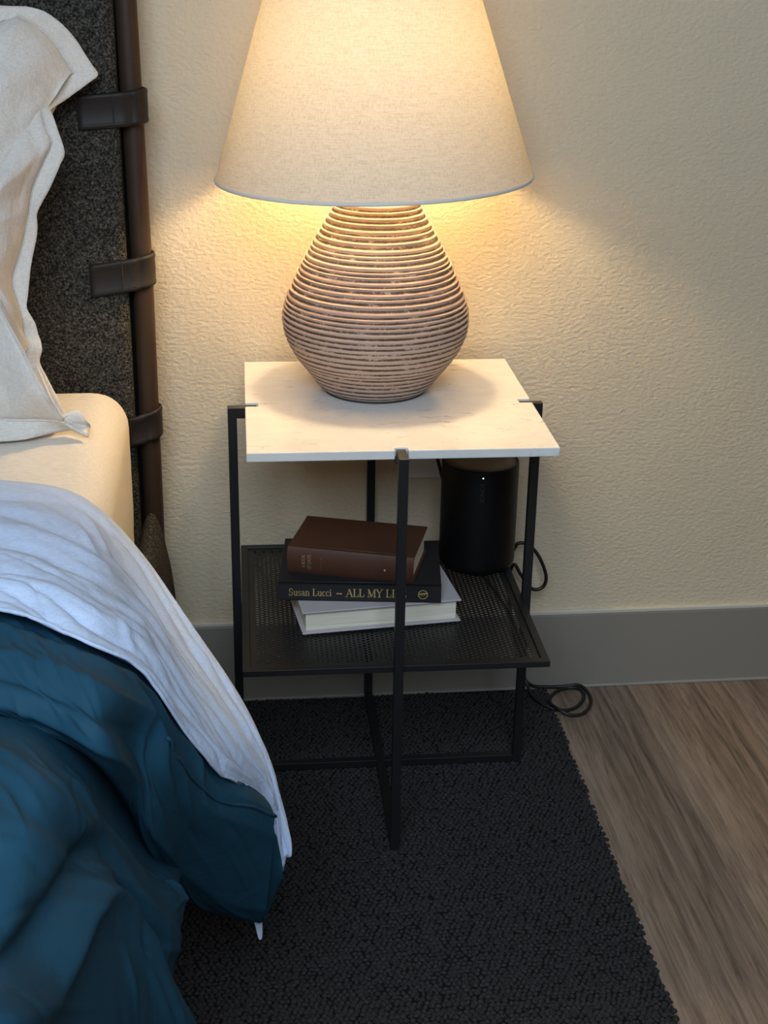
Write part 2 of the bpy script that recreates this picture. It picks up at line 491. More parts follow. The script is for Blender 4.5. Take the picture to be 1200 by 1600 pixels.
# upholstered side rail, a plump pad running along the bed
prof = [(-0.43, 0.10), (-0.335, 0.09), (-0.323, 0.13), (-0.322, 0.22), (-0.327, 0.30), (-0.334, 0.35), (-0.343, 0.393), (-0.352, 0.412), (-0.361, 0.413), (-0.371, 0.398), (-0.379, 0.36), (-0.385, 0.30), (-0.43, 0.28)]
ys = [-0.117, -0.121, -0.132, -0.155, -0.3, -0.6, -1.0, -1.5, -2.05]
sc = [0.80, 0.92, 0.98, 1, 1, 1, 1, 1, 1]
v = []; f = []
pc = crom([(x, 0, z) for x, z in prof + [prof[0]]], 4)[:-1]
for y, k in zip(ys, sc):
    for p in pc: v.append((-0.372 + (p.x + 0.372) * k, y, 0.25 + (p.z - 0.25) * (0.94 + 0.06 * k)))
W = len(pc)
for i in range(len(ys) - 1):
    for j in range(W): f.append((i * W + j, i * W + (j + 1) % W, (i + 1) * W + (j + 1) % W, (i + 1) * W + j))
f.append(tuple(range(W))); f.append(tuple((len(ys) - 1) * W + j for j in reversed(range(W))))
me = pydata('side_rail', v, f)
bm = bmesh.new(); bm.from_mesh(me); bmesh.ops.recalc_face_normals(bm, faces=bm.faces); bm.to_mesh(me); bm.free()
bedp(link('side_rail', me, M_BOUCLE, bed, True))
bedp(box('bed_base', (-1.80, -2.05, 0.12), (-0.43, -0.125, 0.27), M_RUGBASE, bed, 0.01))
bedp(box('leg', (-0.47, -0.3, 0.008), (-0.43, -0.26, 0.12), M_BLACKMETAL, bed, 0.003))
bedp(box('leg', (-0.47, -1.9, 0.0), (-0.43, -1.86, 0.12), M_BLACKMETAL, bed, 0.003))

# ------------------------------------------------------------------ mattress with fitted sheet
bm = bmesh.new(); box_bm(bm, (-1.83, -2.05, 0.27), (-0.381, -0.128, 0.632), 0.0)
es = list(bm.edges)
bmesh.ops.bevel(bm, geom=es, offset=0.055, segments=8, affect='EDGES', profile=0.5)
bmesh.ops.subdivide_edges(bm, edges=[e for e in bm.edges if e.calc_length() > 0.2], cuts=14, use_grid_fill=True)
for vtx in bm.verts:
    vtx.co += vtx.normal * 0.0035 * fbm(vtx.co * 7, 3)
mat_o = link('mattress', from_bm(bm, 'mattress'), M_FITTED, None, True)
tag(mat_o, 'mattress in a smooth off-white fitted sheet beside the headboard', 'mattress')

# ------------------------------------------------------------------ pillows
def crease_field(seed, n, su, sv, u0, u1, v0, v1, amp, ang, spread):
    r_ = random.Random(seed); L = []
    for _ in range(n):
        a = math.radians(r_.gauss(ang, spread))
        L.append((r_.uniform(u0, u1) * su, r_.uniform(v0, v1) * sv, math.cos(a), math.sin(a), r_.uniform(0.03, 0.10), r_.uniform(0.004, 0.010), amp * r_.choice((-0.7, 1, 1)) * r_.uniform(0.4, 1), r_.uniform(-6, 6)))
    def f(u, v):
        x, y = u * su, v * sv; d = 0.0
        for cx, cy, c, s_, ln, wd, am, cv in L:
            dx, dy = x - cx, y - cy; al = dx * c + dy * s_
            if abs(al) > 2.2 * ln: continue
            pe = -dx * s_ + dy * c - cv * 0.15 * al * al
            if abs(pe) > 6 * wd: continue
            d += am * math.exp(-math.sqrt(pe * pe + 2e-6) / wd) * math.exp(-(al / ln) ** 2)
        return d
    return f
cr_p = crease_field(31, 70, 1, 1, -0.80, -0.42, 0.64, 1.18, 0.0085, 68, 34)
def pillow(name, stitch, hem, bulge, lean, label, seed):
    """stitch/hem: matching lists of 3D outline points; bulge: half thickness"""
    n = len(stitch); P = [Vector(p) for p in stitch]; Hm = [Vector(p) for p in hem]
    c = sum(P, Vector()) / n
    nrm = Vector(lean).normalized()       # towards the camera
    rings = [k / 30 for k in range(28)] + [0.93, 0.955, 0.975, 0.99, 1.0]
    root = empty(name, (c.x, c.y, min(p.z for p in Hm)))
    off = -Vector(root.location)
    v = []; f = []
    def side(sgn, bl):
        base = len(v); v.append(c + nrm * bl * sgn + off)
        for t in rings[1:]:
            hgt = bl * (1 - t ** 2.6) ** 0.62
            for p in P:
                q = c.lerp(p, t) + nrm * hgt * sgn
                d = fbm(q * 7 + Vector((seed, 0, 0)), 3) * 0.010 + abs(noise.noise(Vector((q.x * 13 + seed, q.y * 5, q.z * 5 + q.x * 4)))) * -0.022 + abs(noise.noise(Vector((q.x * 20 + seed, 2.0, q.z * 17 - q.x * 9)))) * -0.008
                if sgn > 0:      # pressed-in fold below the flopped corner, soft long drapes
                    fx = -0.497 + 0.06 * math.sin((q.z - 0.9) * 5.0)
                    d += -0.016 * math.exp(-((q.x - fx) / 0.022) ** 2) * math.exp(-((q.z - 1.06) / 0.12) ** 2)
                    d += cr_p(q.x, q.z)
                    d += 0.010 * math.sin(q.x * 46 + 5 * noise.noise(Vector((q.x * 4, 0, q.z * 3))) + q.z * 6) * max(0, 1 - abs(q.z - 0.80) / 0.2)
                q = q + nrm * d * sgn * min(1, (1 - t) * 6)
                v.append(q + off)
        for j in range(n): f.append((base, base + 1 + j, base + 1 + (j + 1) % n))
        for k in range(len(rings) - 2):
            for j in range(n):
                a = base + 1 + k * n; b = a + n; jj = (j + 1) % n
                f.append((a + j, b + j, b + jj, a + jj))
    side(1, bulge); side(-1, bulge * 0.8)
    me = pydata(name + '_body', v, f)
    bm = bmesh.new(); bm.from_mesh(me); bmesh.ops.remove_doubles(bm, verts=bm.verts, dist=0.0004); bmesh.ops.recalc_face_normals(bm, faces=bm.faces); bm.to_mesh(me); bm.free()
    link('cushion', me, M_LINEN, root, True)
    # flange: strip from just inside the stitch line out to the hem
    v = []; f = []; K = 5
    for k in range(K + 1):
        t = k / K
        for j in range(n):
            q = (P[j].lerp(c, 0.012) if k == 0 else P[j].lerp(Hm[j], t))
            q = q + nrm * (0.010 * t * fbm(Hm[j] * 14 + Vector((seed, 3, 1)), 3) + 0.004 * (1 - t))
            v.append(q + off)
    for k in range(K):
        for j in range(n): f.append((k * n + j, (k + 1) * n + j, (k + 1) * n + (j + 1) % n, k * n + (j + 1) % n))
    fo = link('flange', pydata('flange', v, f), M_LINEN, root, True)
    s = fo.modifiers.new('thickness', 'SOLIDIFY'); s.thickness = 0.003; s.offset = 0
    # top stitching
    st = [P[j].lerp(Hm[j], 0.04) + nrm * 0.0062 + off for j in range(n)] 
    link('hem_stitch', tube_mesh('hem_stitch', st, 0.0007, 5), M_LINEN, root, True)
    return tag(root, label, 'pillow')

def lean_y(z): return -0.335 + (z - 0.63) * 0.26
def on_lean(u, v):
    z = 0.9
    for _ in range(12):
        p = at(u, v, y=lean_y(z)); z = p.z
    return p
corner_px = [((40, 10), (28, 24), .030), ((70, 19), (50, 36), .040), ((96, 37), (72, 52), .050), ((118, 61), (90, 73), .060), ((134, 86), (103, 93), .065), ((146, 104), (111, 106), .070), ((153, 117), (115, 113), .070), ((140, 128), (104, 120), .065), ((118, 144), (92, 130), .060), ((98, 158), (78, 142), .050), ((80, 172), (66, 162), .030),
 ((84, 184), (68, 184), .012), ((92, 208), (74, 204), .0), ((101, 238), (82, 222), .0), ((94, 258), (72, 246), .0), ((80, 290), (60, 272), .0), ((66, 315), (50, 300), .0), ((57, 334), (46, 330), .0), ((58, 352), (42, 348), .0), ((56, 374), (38, 372), .0), ((50, 405), (30, 400), .0), ((46, 440), (20, 432), .0), ((44, 462), (22, 455), .0), ((42, 482), (32, 484), .0), ((54, 503), (36, 500), -.004), ((60, 522), (38, 520), .004), ((66, 545), (45, 540), -.004), ((62, 566), (38, 564), .0), ((76, 596), (52, 590), .0), ((92, 625), (72, 632), .0), ((106, 648), (84, 652), .0)]
hem, stt = [], []
for h_, s_, dy in corner_px:
    p = on_lean(*h_); hem.append(at(*h_, y=p.y + dy)); p = on_lean(*s_); stt.append(at(*s_, y=p.y + dy))
# bottom corner: the flange rolls forward onto the mattress
for (hu, hv, hz), (su, sv, sz_) in (((113, 642, .668), (90, 654, .664)), ((124, 641, .672), (96, 655, .662)), ((134, 656, .662), (100, 657, .660)), ((141, 664, .650), (102, 658, .660)), ((138, 676, .643), (102, 659, .658)), ((137, 683, .639), (100, 660, .658)), ((112, 672, .641), (92, 658, .660)), ((80, 677, .639), (66, 656, .660)), ((40, 687, .639), (36, 656, .660)), ((0, 690, .639), (4, 655, .660)), ((-60, 692, .639), (-50, 655, .660)), ((-130, 694, .639), (-110, 655, .660))):
    hem.append(at(hu, hv, z=hz)); stt.append(at(su, sv, z=sz_))
zt = hem[0].z + 0.004; xl = -1.06
for (x, z) in [(-0.82, .639), (-0.95, .639), (xl, .64), (xl, .8), (xl, .95), (xl, 1.1), (xl, zt), (-0.98, zt), (-0.85, zt), (-0.72, zt), (-0.62, zt), (-0.55, zt)]:
    hem.append(Vector((x, lean_y(z) - (0.04 if z < .7 else 0), z)))
    stt.append(Vector((max(x, xl + 0.04), lean_y(z), min(max(z, .660), zt - 0.035))))
def resample(A, B, m):
    a = crom(A + [A[0]], m)[:-1]; b = crom(B + [B[0]], m)[:-1]; return a, b
stt2, hem2 = resample(stt, hem, 3)
pillow('pillow_sham', stt2, hem2, 0.085, (0.05, -0.96, 0.26), 'oatmeal linen sham with wavy flange standing upright on the mattress', 3.0)

# ------------------------------------------------------------------ flat sheet folded back over the duvet
cr_sheet = crease_field(4, 46, 0.8, 0.12, 0.1, 1.0, 1.0, 4.0, 0.0045, 12, 16)
cr_a = crease_field(9, 44, 0.75, 0.085, 0.1, 0.98, 0.9, 4.6, 0.0055, 30, 22)
cr_b = crease_field(21, 60, 0.75, 0.12, 0.1, 0.95, 1.0, 5.5, 0.0060, 35, 30)
def disp(G, fn):
    N = grid_normals(G)
    H_, W_ = len(G), len(G[0])
    return [[G[i][j] + N[i][j] * fn(i / (H_ - 1), j / (W_ - 1), G[i][j]) for j in range(W_)] for i in range(H_)]
U = [at(-160, 742, z=.648), at(0, 752, z=.648), at(100, 766, z=.648), at(160, 801, z=.638), at(215, 860, y=-.67), at(300, 980, y=-.75), at(380, 1100, y=-.80), at(421, 1200, y=-.83), at(450, 1335, y=-.86)]
Lw = [at(-160, 915, z=.715), at(0, 947, z=.715), at(60, 965, z=.712), at(140, 1003, z=.702), at(222, 1043, y=-1.085), at(272, 1112, y=-1.065), at(344, 1200, y=-1.015), at(399, 1238, y=-.935), at(432, 1378, y=-.845)]
M1 = [at(-160, 805, z=.678), at(0, 818, z=.680), at(85, 838, z=.678), at(158, 872, z=.665), at(222, 925, y=-.83), at(292, 1030, y=-.87), at(368, 1140, y=-.885), at(416, 1225, y=-.865), at(444, 1350, y=-.862)]
M2 = [at(-160, 862, z=.702), at(0, 884, z=.704), at(72, 902, z=.700), at(150, 940, z=.690), at(224, 985, y=-.98), at(284, 1072, y=-.985), at(356, 1172, y=-.965), at(412, 1245, y=-.885), at(438, 1365, y=-.855)]
T0 = []
for i, p in enumerate(U):
    T0.append(p + (Vector((-0.004, -0.05, -0.012)) if i < 4 else Vector((-0.045, -0.03, -0.02))))
G = grid_surface([T0, U, M1, M2, Lw], 26, 26)
def sheet_fold(a, b, p):
    t = a * 4
    d = 0.0
    if t > 1:
        k = min(1, (t - 1) / 0.4)
        x = noise.noise(Vector((b * 2.2, t * 2.6 + b * 1.5, 1.3))); d += 0.010 * x * k
        r = 1 - abs(noise.noise(Vector((b * 1.6 + 5, t * 3.4 - b * 2.0, 4.1)))) * 2; d += 0.006 * max(0, r) ** 2 * k
        d += 0.0025 * fbm((b * 9, t * 7, 2), 3) * k
        d -= cr_sheet(b, t) * k
    return d
G = disp(G, sheet_fold)
sheet = empty('flat_sheet', (-0.6, -0.9, 0.63)); so = Vector((0.6, 0.9, -0.63))
o = link('folded_band', grid_mesh('folded_band', G), M_SHEET, sheet, True); o.location = so
s = o.modifiers.new('thickness', 'SOLIDIFY'); s.thickness = 0.003; s.offset = 0
tag(sheet, 'pale blue linen top sheet folded back over the teal duvet', 'sheet')
# lower corner of the sheet peeking out below the duvet
tip = [[at(388, 1405, y=-.825), at(398, 1408, y=-.822), at(408, 1410, y=-.818)], [at(396, 1436, y=-.825), at(402, 1438, y=-.822), at(409, 1440, y=-.818)], [at(402, 1458, y=-.823), at(405, 1462, y=-.821), at(409, 1456, y=-.818)], [at(404, 1467, y=-.822), at(406, 1468, y=-.821), at(408, 1466, y=-.819)]]
o = link('hem_corner', grid_mesh('hem_corner', grid_surface(tip, 4, 4)), M_SHEET, sheet, True); o.location = so
s = o.modifiers.new('thickness', 'SOLIDIFY'); s.thickness = 0.003; s.offset = 0

# ------------------------------------------------------------------ duvet
duvet = empty('duvet', (-0.6, -1.1, 0.63)); do = Vector((0.6, 1.1, -0.63))
tag(duvet, 'teal cotton duvet bunched over the side of the bed', 'duvet')
A = [
 [at(-160, 868, z=.680), at(0, 890, z=.682), at(80, 915, z=.680), at(150, 950, z=.670), at(222, 990, y=-.95), at(282, 1075, y=-.955), at(350, 1170, y=-.935), at(386, 1214, y=-.90), at(410, 1240, y=-.902)],
 [at(-160, 930, z=.690), at(0, 962, z=.694), at(80, 990, z=.690), at(150, 1024, z=.680), at(225, 1062, y=-1.06), at(272, 1130, y=-1.045), at(338, 1215, y=-1.0), at(392, 1243, y=-.965), at(427, 1271, y=-.935)],
 [at(-160, 985, z=.705), at(0, 1010, z=.708), at(85, 1040, z=.703), at(160, 1080, z=.690), at(222, 1122, y=-1.11), at(262, 1192, y=-1.095), at(322, 1272, y=-1.025), at(386, 1305, y=-.965), at(426, 1330, y=-.922)],
 [at(-160, 1040, z=.710), at(0, 1062, z=.708), at(90, 1098, z=.698), at(165, 1142, z=.680), at(212, 1192, y=-1.14), at(250, 1272, y=-1.10), at(305, 1345, y=-.985), at(372, 1385, y=-.915), at(418, 1402, y=-.880)],
 [at(-160, 1088, z=.690), at(0, 1108, z=.682), at(88, 1142, z=.668), at(160, 1192, z=.645), at(203, 1252, y=-1.12), at(240, 1332, y=-1.04), at(290, 1396, y=-.915), at(352, 1428, y=-.865), at(407, 1442, y=-.842)],
 [at(-160, 1094, z=.652), at(0, 1116, z=.650), at(88, 1152, z=.648), at(160, 1204, z=.612), at(196, 1262, y=-1.05), at(234, 1336, y=-.96), at(285, 1396, y=-.86), at(345, 1422, y=-.825), at(400, 1434, y=-.815)],
]
GA = grid_surface(A, 26, 22)
def gs(x, w): return math.exp(-(x / w) ** 2)
def gs(x, w): return math.exp(-(x / w) ** 2)
def ts(x, w): return math.exp(-(math.sqrt(x * x + 0.0025)) / w)
def duvet_fold(a, b, p):
    t = a * 5
    w = 0.10 * noise.noise(Vector((b * 3, t * 0.5, 5.5)))
    k = min(1, max(0, (t - 0.8) / 0.4)) * (1 - max(0, (t - 4.3) / 0.7))
    left = 1 - min(1, max(0, (b - 0.60) / 0.25)); right = 1 - left
    d = 0.0
    # long crisp folds fanning towards the hanging corner
    d += 0.010 * ts(t - (1.75 - 0.75 * b + w), 0.16) * (0.2 + 0.8 * left)
    d += 0.012 * ts(t - (2.45 - 0.85 * b + w), 0.18)  * (0.3 + 0.7 * left)
    d += 0.011 * ts(t - (3.65 - 0.35 * b + w), 0.26) * (0.4 + 0.6 * left)
    d -= 0.006 * gs(t - (2.9 - 0.5 * b + w), 0.25) * left
    d += 0.008 * ts(t - (1.2 + 3.6 * (b - 0.30) + w), 0.20) * gs(b - 0.5, 0.2)
    d -= 0.007 * gs(t - 3.0, 0.7) * gs(b - 0.74, 0.07)
    d += 0.006 * right * ts(b - 0.84 - 0.01 * (t - 2), 0.03) * min(1, max(0, t - 1.4))
    d += cr_a(b, t)
    return -d * k
GA = disp(GA, duvet_fold)
o = link('turned_corner', grid_mesh('turned_corner', GA), M_TEAL, duvet, True); o.location = do
s = o.modifiers.new('thickness', 'SOLIDIFY'); s.thickness = 0.012; s.offset = 1
# seam running to the corner
N_ = grid_normals(GA); path = []
HA, WA = len(GA), len(GA[0])
for k in range(41):
    q = k / 40; b = 0.56 + 0.44 * q; t = (2.05 - 0.95 * q ** 0.9) / 5
    i = min(HA - 1, int(t * (HA - 1))); j = min(WA - 1, int(b * (WA - 1)))
    path.append(GA[i][j] + N_[i][j] * 0.0135 if N_[i][j].dot(CAM - GA[i][j]) > 0 else GA[i][j] - N_[i][j] * 0.0015)
path = [path[0]] + [(path[i - 1] + path[i] * 2 + path[i + 1]) / 4 for i in range(1, 40)] + [path[-1]]
o = link('piping', tube_mesh('piping', path, 0.0019, 8), M_TEAL, duvet, True); o.location = do
# second layer of the duvet end seen behind the first
E2 = [[at(405, 1292, y=-.885), at(426, 1296, y=-.885), at(432, 1318, y=-.878)], [at(405, 1335, y=-.880), at(426, 1342, y=-.878), at(442, 1366, y=-.868)], [at(400, 1390, y=-.855), at(420, 1395, y=-.855), at(434, 1386, y=-.85)], [at(398, 1436, y=-.825), at(407, 1438, y=-.828), at(411, 1441, y=-.825)]]
o = link('lower_layer', grid_mesh('lower_layer', grid_surface(E2, 6, 6)), M_TEAL, duvet, True); o.location = do
s = o.modifiers.new('thickness', 'SOLIDIFY'); s.thickness = 0.004; s.offset = 0

B = [  # columns of the bunched part nearest the camera, far row first
 None,
 [at(-160, 1112, z=.69), at(0, 1134, z=.688), at(75, 1164, z=.678), at(138, 1212, y=-1.20), at(172, 1278, y=-1.165), at(228, 1354, y=-1.10), at(278, 1376, y=-1.045), at(268, 1398, y=-.98)],
 [at(-160, 1220, z=.72), at(0, 1225, z=.712), at(72, 1250, z=.697), at(132, 1290, y=-1.28), at(180, 1338, y=-1.225), at(236, 1385, y=-1.15), at(285, 1402, y=-1.08), at(272, 1425, y=-1.0)],
 [at(-160, 1400, z=.70), at(0, 1395, z=.695), at(68, 1400, z=.668), at(132, 1415, y=-1.34), at(188, 1440, y=-1.275), at(238, 1462, y=-1.195), at(271, 1488, y=-1.125), at(255, 1495, y=-1.04)],
 [at(-160, 1590, z=.69), at(0, 1560, z=.682), at(75, 1560, z=.61), at(150, 1562, y=-1.375), at(208, 1568, y=-1.31), at(252, 1580, y=-1.245), at(291, 1596, y=-1.17), at(272, 1600, y=-1.07)],
 [at(-160, 1760, z=.69), at(0, 1740, z=.67), at(85, 1740, z=.52), at(160, 1740, y=-1.39), at(216, 1740, y=-1.32), at(258, 1740, y=-1.26), at(292, 1735, y=-1.19), at(272, 1735, y=-1.09)],
 [at(-160, 1950, z=.69), at(0, 1950, z=.66), at(90, 1950, z=.44), at(165, 1950, y=-1.40), at(220, 1950, y=-1.33), at(260, 1950, y=-1.27), at(290, 1945, y=-1.2), at(272, 1945, y=-1.1)],
]
B[0] = [Vector((p_.x + 0.004, p_.y + 0.11, min(p_.z - 0.035, 0.648) if p_.x < -0.385 else p_.z - 0.06)) for p_ in B[1]]
for r_ in B:
    for p_ in r_: p_.z = max(p_.z, 0.06)
GB = grid_surface(B, 26, 24)
def bunch_fold(a, b, p):
    t = a * 6
    k = min(1, max(0, (t - 0.9) / 0.5)) * (0.2 + 0.8 * min(1, (1 - b) / 0.18))
    w = 0.18 * noise.noise(Vector((b * 4, t * 0.5, 1.5)))
    d = 0.0
    f1 = 3.75 - 1.5 * gs(b - 0.52, 0.22) + w                     # deep crease low on the bundle
    d += -0.014 * gs(t - f1, 0.26) + 0.018 * ts(t - (f1 + 0.60), 0.30)
    f2 = 1.45 + 1.5 * b + w
    d += 0.009 * ts(t - f2, 0.20) - 0.004 * gs(t - (f2 + 0.42), 0.25)
    f3 = 2.25 + 0.9 * b - w
    d += 0.007 * ts(t - f3, 0.16)
    d += 0.008 * ts(b - (0.60 + 0.05 * t), 0.03) * gs(t - 1.9, 0.6)
    d += 0.012 * gs(t - 4.9, 0.3) * gs(b - 0.75, 0.2)
    d += cr_b(b, t)
    return -d * k
GB = disp(GB, bunch_fold)
o = link('bunched_side', grid_mesh('bunched_side', GB), M_TEAL, duvet, True); o.location = do
s = o.modifiers.new('thickness', 'SOLIDIFY'); s.thickness = 0.01; s.offset = 1

# ------------------------------------------------------------------ nightstand
TH = 0.6325; TT = 0.0131; TS = 0.44; TSY = 0.4373; TB = 0.0133; HS = 0.3115
tbl = empty('nightstand', (0, -0.24714, 0.0), -0.01142)
tag(tbl, 'square black metal nightstand with white marble top and perforated shelf', 'nightstand')
mx_, my_ = 0.0043, 0.0067; hx, hy = 0.212, 0.212
sd = 0.0185; sw = 0.0090      # slot depth and half width
X0, X1, Y0, Y1 = mx_ - hx, mx_ + hx, my_ - hy, my_ + hy
xs0, xs1 = X0 + sd, X1 - sd
poly = [(X0, Y0), (-sw, Y0), (-sw, Y0 + 0.012), (sw, Y0 + 0.012), (sw, Y0), (X1, Y0), (X1, -sw + 0.001), (xs1, -sw + 0.001), (xs1, sw), (X1, sw), (X1, Y1), (sw, Y1), (sw, Y1 - 0.014), (-sw, Y1 - 0.014), (-sw, Y1), (X0, Y1), (X0, sw), (xs0, sw), (xs0, -sw + 0.001), (X0, -sw + 0.001)]
prism('marble_top', poly, TH - TT, TH, M_MARBLE, tbl, 0.0016, 3)
HT = TH - 0.0026; RT = 0.0075      # top of the metal, height of the rug under the feet
def leg_mesh(horizontal_dir, reach):
    """upright square tube with an inward tab at its top"""
    bm = bmesh.new(); h = TB / 2
    box_bm(bm, (-h, -h, RT), (h, h, HT), 0.0008, 2)
    dx, dy = horizontal_dir
    lo = [-h * 0.97, -h * 0.97, HT - 0.0165]; hi = [h * 0.97, h * 0.97, HT - 0.00008]
    for i, d in enumerate((dx, dy)):
        if d > 0: hi[i] = reach
        if d < 0: lo[i] = -reach
    box_bm(bm, lo, hi, 0.0008, 2)
    return from_bm(bm, 'leg')
for (px_, py_, d) in ((-TS / 2 - TB / 2, 0, (1, 0)), (TS / 2 + TB / 2, 0, (-1, 0)), (0, -TSY / 2 - TB / 2, (0, 1)), (0, TSY / 2 + TB / 2, (0, -1))):
    reach = 0.0355 if d[0] > 0 else (0.028 if d[0] < 0 else (0.034 if d[1] > 0 else 0.022))
    o = link('leg', leg_mesh(d, reach), M_BLACKMETAL, tbl); o.location = (px_, py_, 0)
box('support_bar', (-TS / 2 + 0.001, -TB / 2, TH - TT - 0.013), (TS / 2 - 0.001, TB / 2, TH - TT - 0.0003), M_BLACKMETAL, tbl, 0.0008) if False else None
box('support_bar', (X0 + 0.02, -TB / 2, TH - TT - 0.012), (X1 - 0.02, TB / 2, TH - TT), M_BLACKMETAL, tbl, 0.0008)
box('support_bar', (-TB / 2, Y0 + 0.016, TH - TT - 0.012), (TB / 2, Y1 - 0.016, TH - TT), M_BLACKMETAL, tbl, 0.0008)
box('base_bar', (-TS / 2 - 0.0002, -TB / 2, RT), (TS / 2 + 0.0002, TB / 2, RT + 0.0128), M_BLACKMETAL, tbl, 0.0008)
box('base_bar', (-TB / 2, -TSY / 2 - 0.0002, RT), (TB / 2, TSY / 2 + 0.0002, RT + 0.0130), M_BLACKMETAL, tbl, 0.0008)
# shelf frame
FW = 0.0115; FH = 0.0098
bm = bmesh.new()
ax, ay = TS / 2 - 0.0002, TSY / 2 - 0.0002
box_bm(bm, (-ax, -ay, HS - FH), (ax, -ay + FW, HS), 0.0007)
box_bm(bm, (-ax, ay - FW, HS - FH), (ax, ay, HS), 0.0007)
box_bm(bm, (-ax, -ay + FW * 0.5, HS - FH), (-ax + FW, ay - FW * 0.5, HS - 0.00005), 0.0007)
box_bm(bm, (ax - FW, -ay + FW * 0.5, HS - FH), (ax, ay - FW * 0.5, HS - 0.00005), 0.0007)
shelf = link('shelf_frame', from_bm(bm, 'shelf_frame'), M_BLACKMETAL, tbl)
# perforated sheet: real holes on a staggered grid
pxp, pyp = 0.0070, 0.0078; hr = 0.00275; pz1 = HS - 0.0030; pz0 = pz1 - 0.0008
ix, iy = ax - FW, ay - FW
nxh = int((2 * ix - 0.012) / pxp); nyh = int((2 * iy - 0.010) / pyp)
x_start = -nxh * pxp / 2; y_start = -nyh * pyp / 2
NH = 8
tv = []
ce = [(1, 0), (1, 1), (0, 1), (-1, 1), (-1, 0), (-1, -1), (0, -1), (1, -1)]
for k in range(NH):
    tv.append((ce[k][0] * pxp / 2, ce[k][1] * pyp / 2, pz1))
for z in (pz1, pz0):
    for k in range(NH):
        a = 2 * math.pi * k / NH; tv.append((hr * math.cos(a), hr * math.sin(a), z))
for k in range(NH): tv.append((ce[k][0] * pxp / 2, ce[k][1] * pyp / 2, pz0))
tq = []
for k in range(NH):
    j = (k + 1) % NH
    tq.append((k, j, NH + j, NH + k)); tq.append((NH + k, NH + j, 2 * NH + j, 2 * NH + k)); tq.append((2 * NH + k, 2 * NH + j, 3 * NH + j, 3 * NH + k))
tv = np.array(tv); tq = np.array(tq); cells = []
for i in range(nxh):
    for j in range(nyh - (i % 2)):
        cells.append((x_start + (i + .5) * pxp, y_start + (j + .5 + (0.5 if i % 2 else 0)) * pyp, 0))
cells = np.array(cells)
VV = (tv[None] + cells[:, None, :]).reshape(-1, 3)
FF = (tq[None] + (np.arange(len(cells)) * len(tv))[:, None, None]).reshape(-1, 4)
v = [tuple(p) for p in VV]; f = [tuple(int(i) for i in q) for q in FF]
def slab(x0, y0, x1, y1):
    b = len(v)
    v.extend([(x0, y0, pz0), (x1, y0, pz0), (x1, y1, pz0), (x0, y1, pz0), (x0, y0, pz1), (x1, y0, pz1), (x1, y1, pz1), (x0, y1, pz1)])
    for q in ((3, 2, 1, 0), (4, 5, 6, 7), (0, 1, 5, 4), (1, 2, 6, 5), (2, 3, 7, 6), (3, 0, 4, 7)): f.append(tuple(b + k for k in q))
xe, ye = -x_start, -y_start
slab(-ix - .001, -iy - .001, ix + .001, -ye); slab(-ix - .001, ye, ix + .001, iy + .001)
slab(-ix - .001, -ye, -xe, ye); slab(xe if False else x_start + nxh * pxp, -ye, ix + .001, ye)
for i in range(1, nxh, 2):
    slab(x_start + i * pxp, -ye, x_start + (i + 1) * pxp, -ye + pyp / 2); slab(x_start + i * pxp, ye - pyp / 2, x_start + (i + 1) * pxp, ye)
link('perforated_panel', pydata('perforated_panel', v, f), M_BLACKMETAL, tbl)

# ------------------------------------------------------------------ lamp
LX, LY = -0.0105, -0.178
lamp = empty('table_lamp', (LX, LY, TH)); tag(lamp, 'ridged clay table lamp with a tapered linen shade, lit', 'lamp')
ctrl = [(0.0755, 0.003), (0.0865, 0.012), (0.098, 0.027), (0.121, 0.0575), (0.1335, 0.083), (0.1375, 0.1015), (0.1378, 0.116), (0.1355, 0.131), (0.127, 0.155), (0.1045, 0.2025), (0.079, 0.249), (0.0645, 0.275), (0.0585, 0.290)]
cp = crom([(r_, 0, z_) for r_, z_ in ctrl], 60)
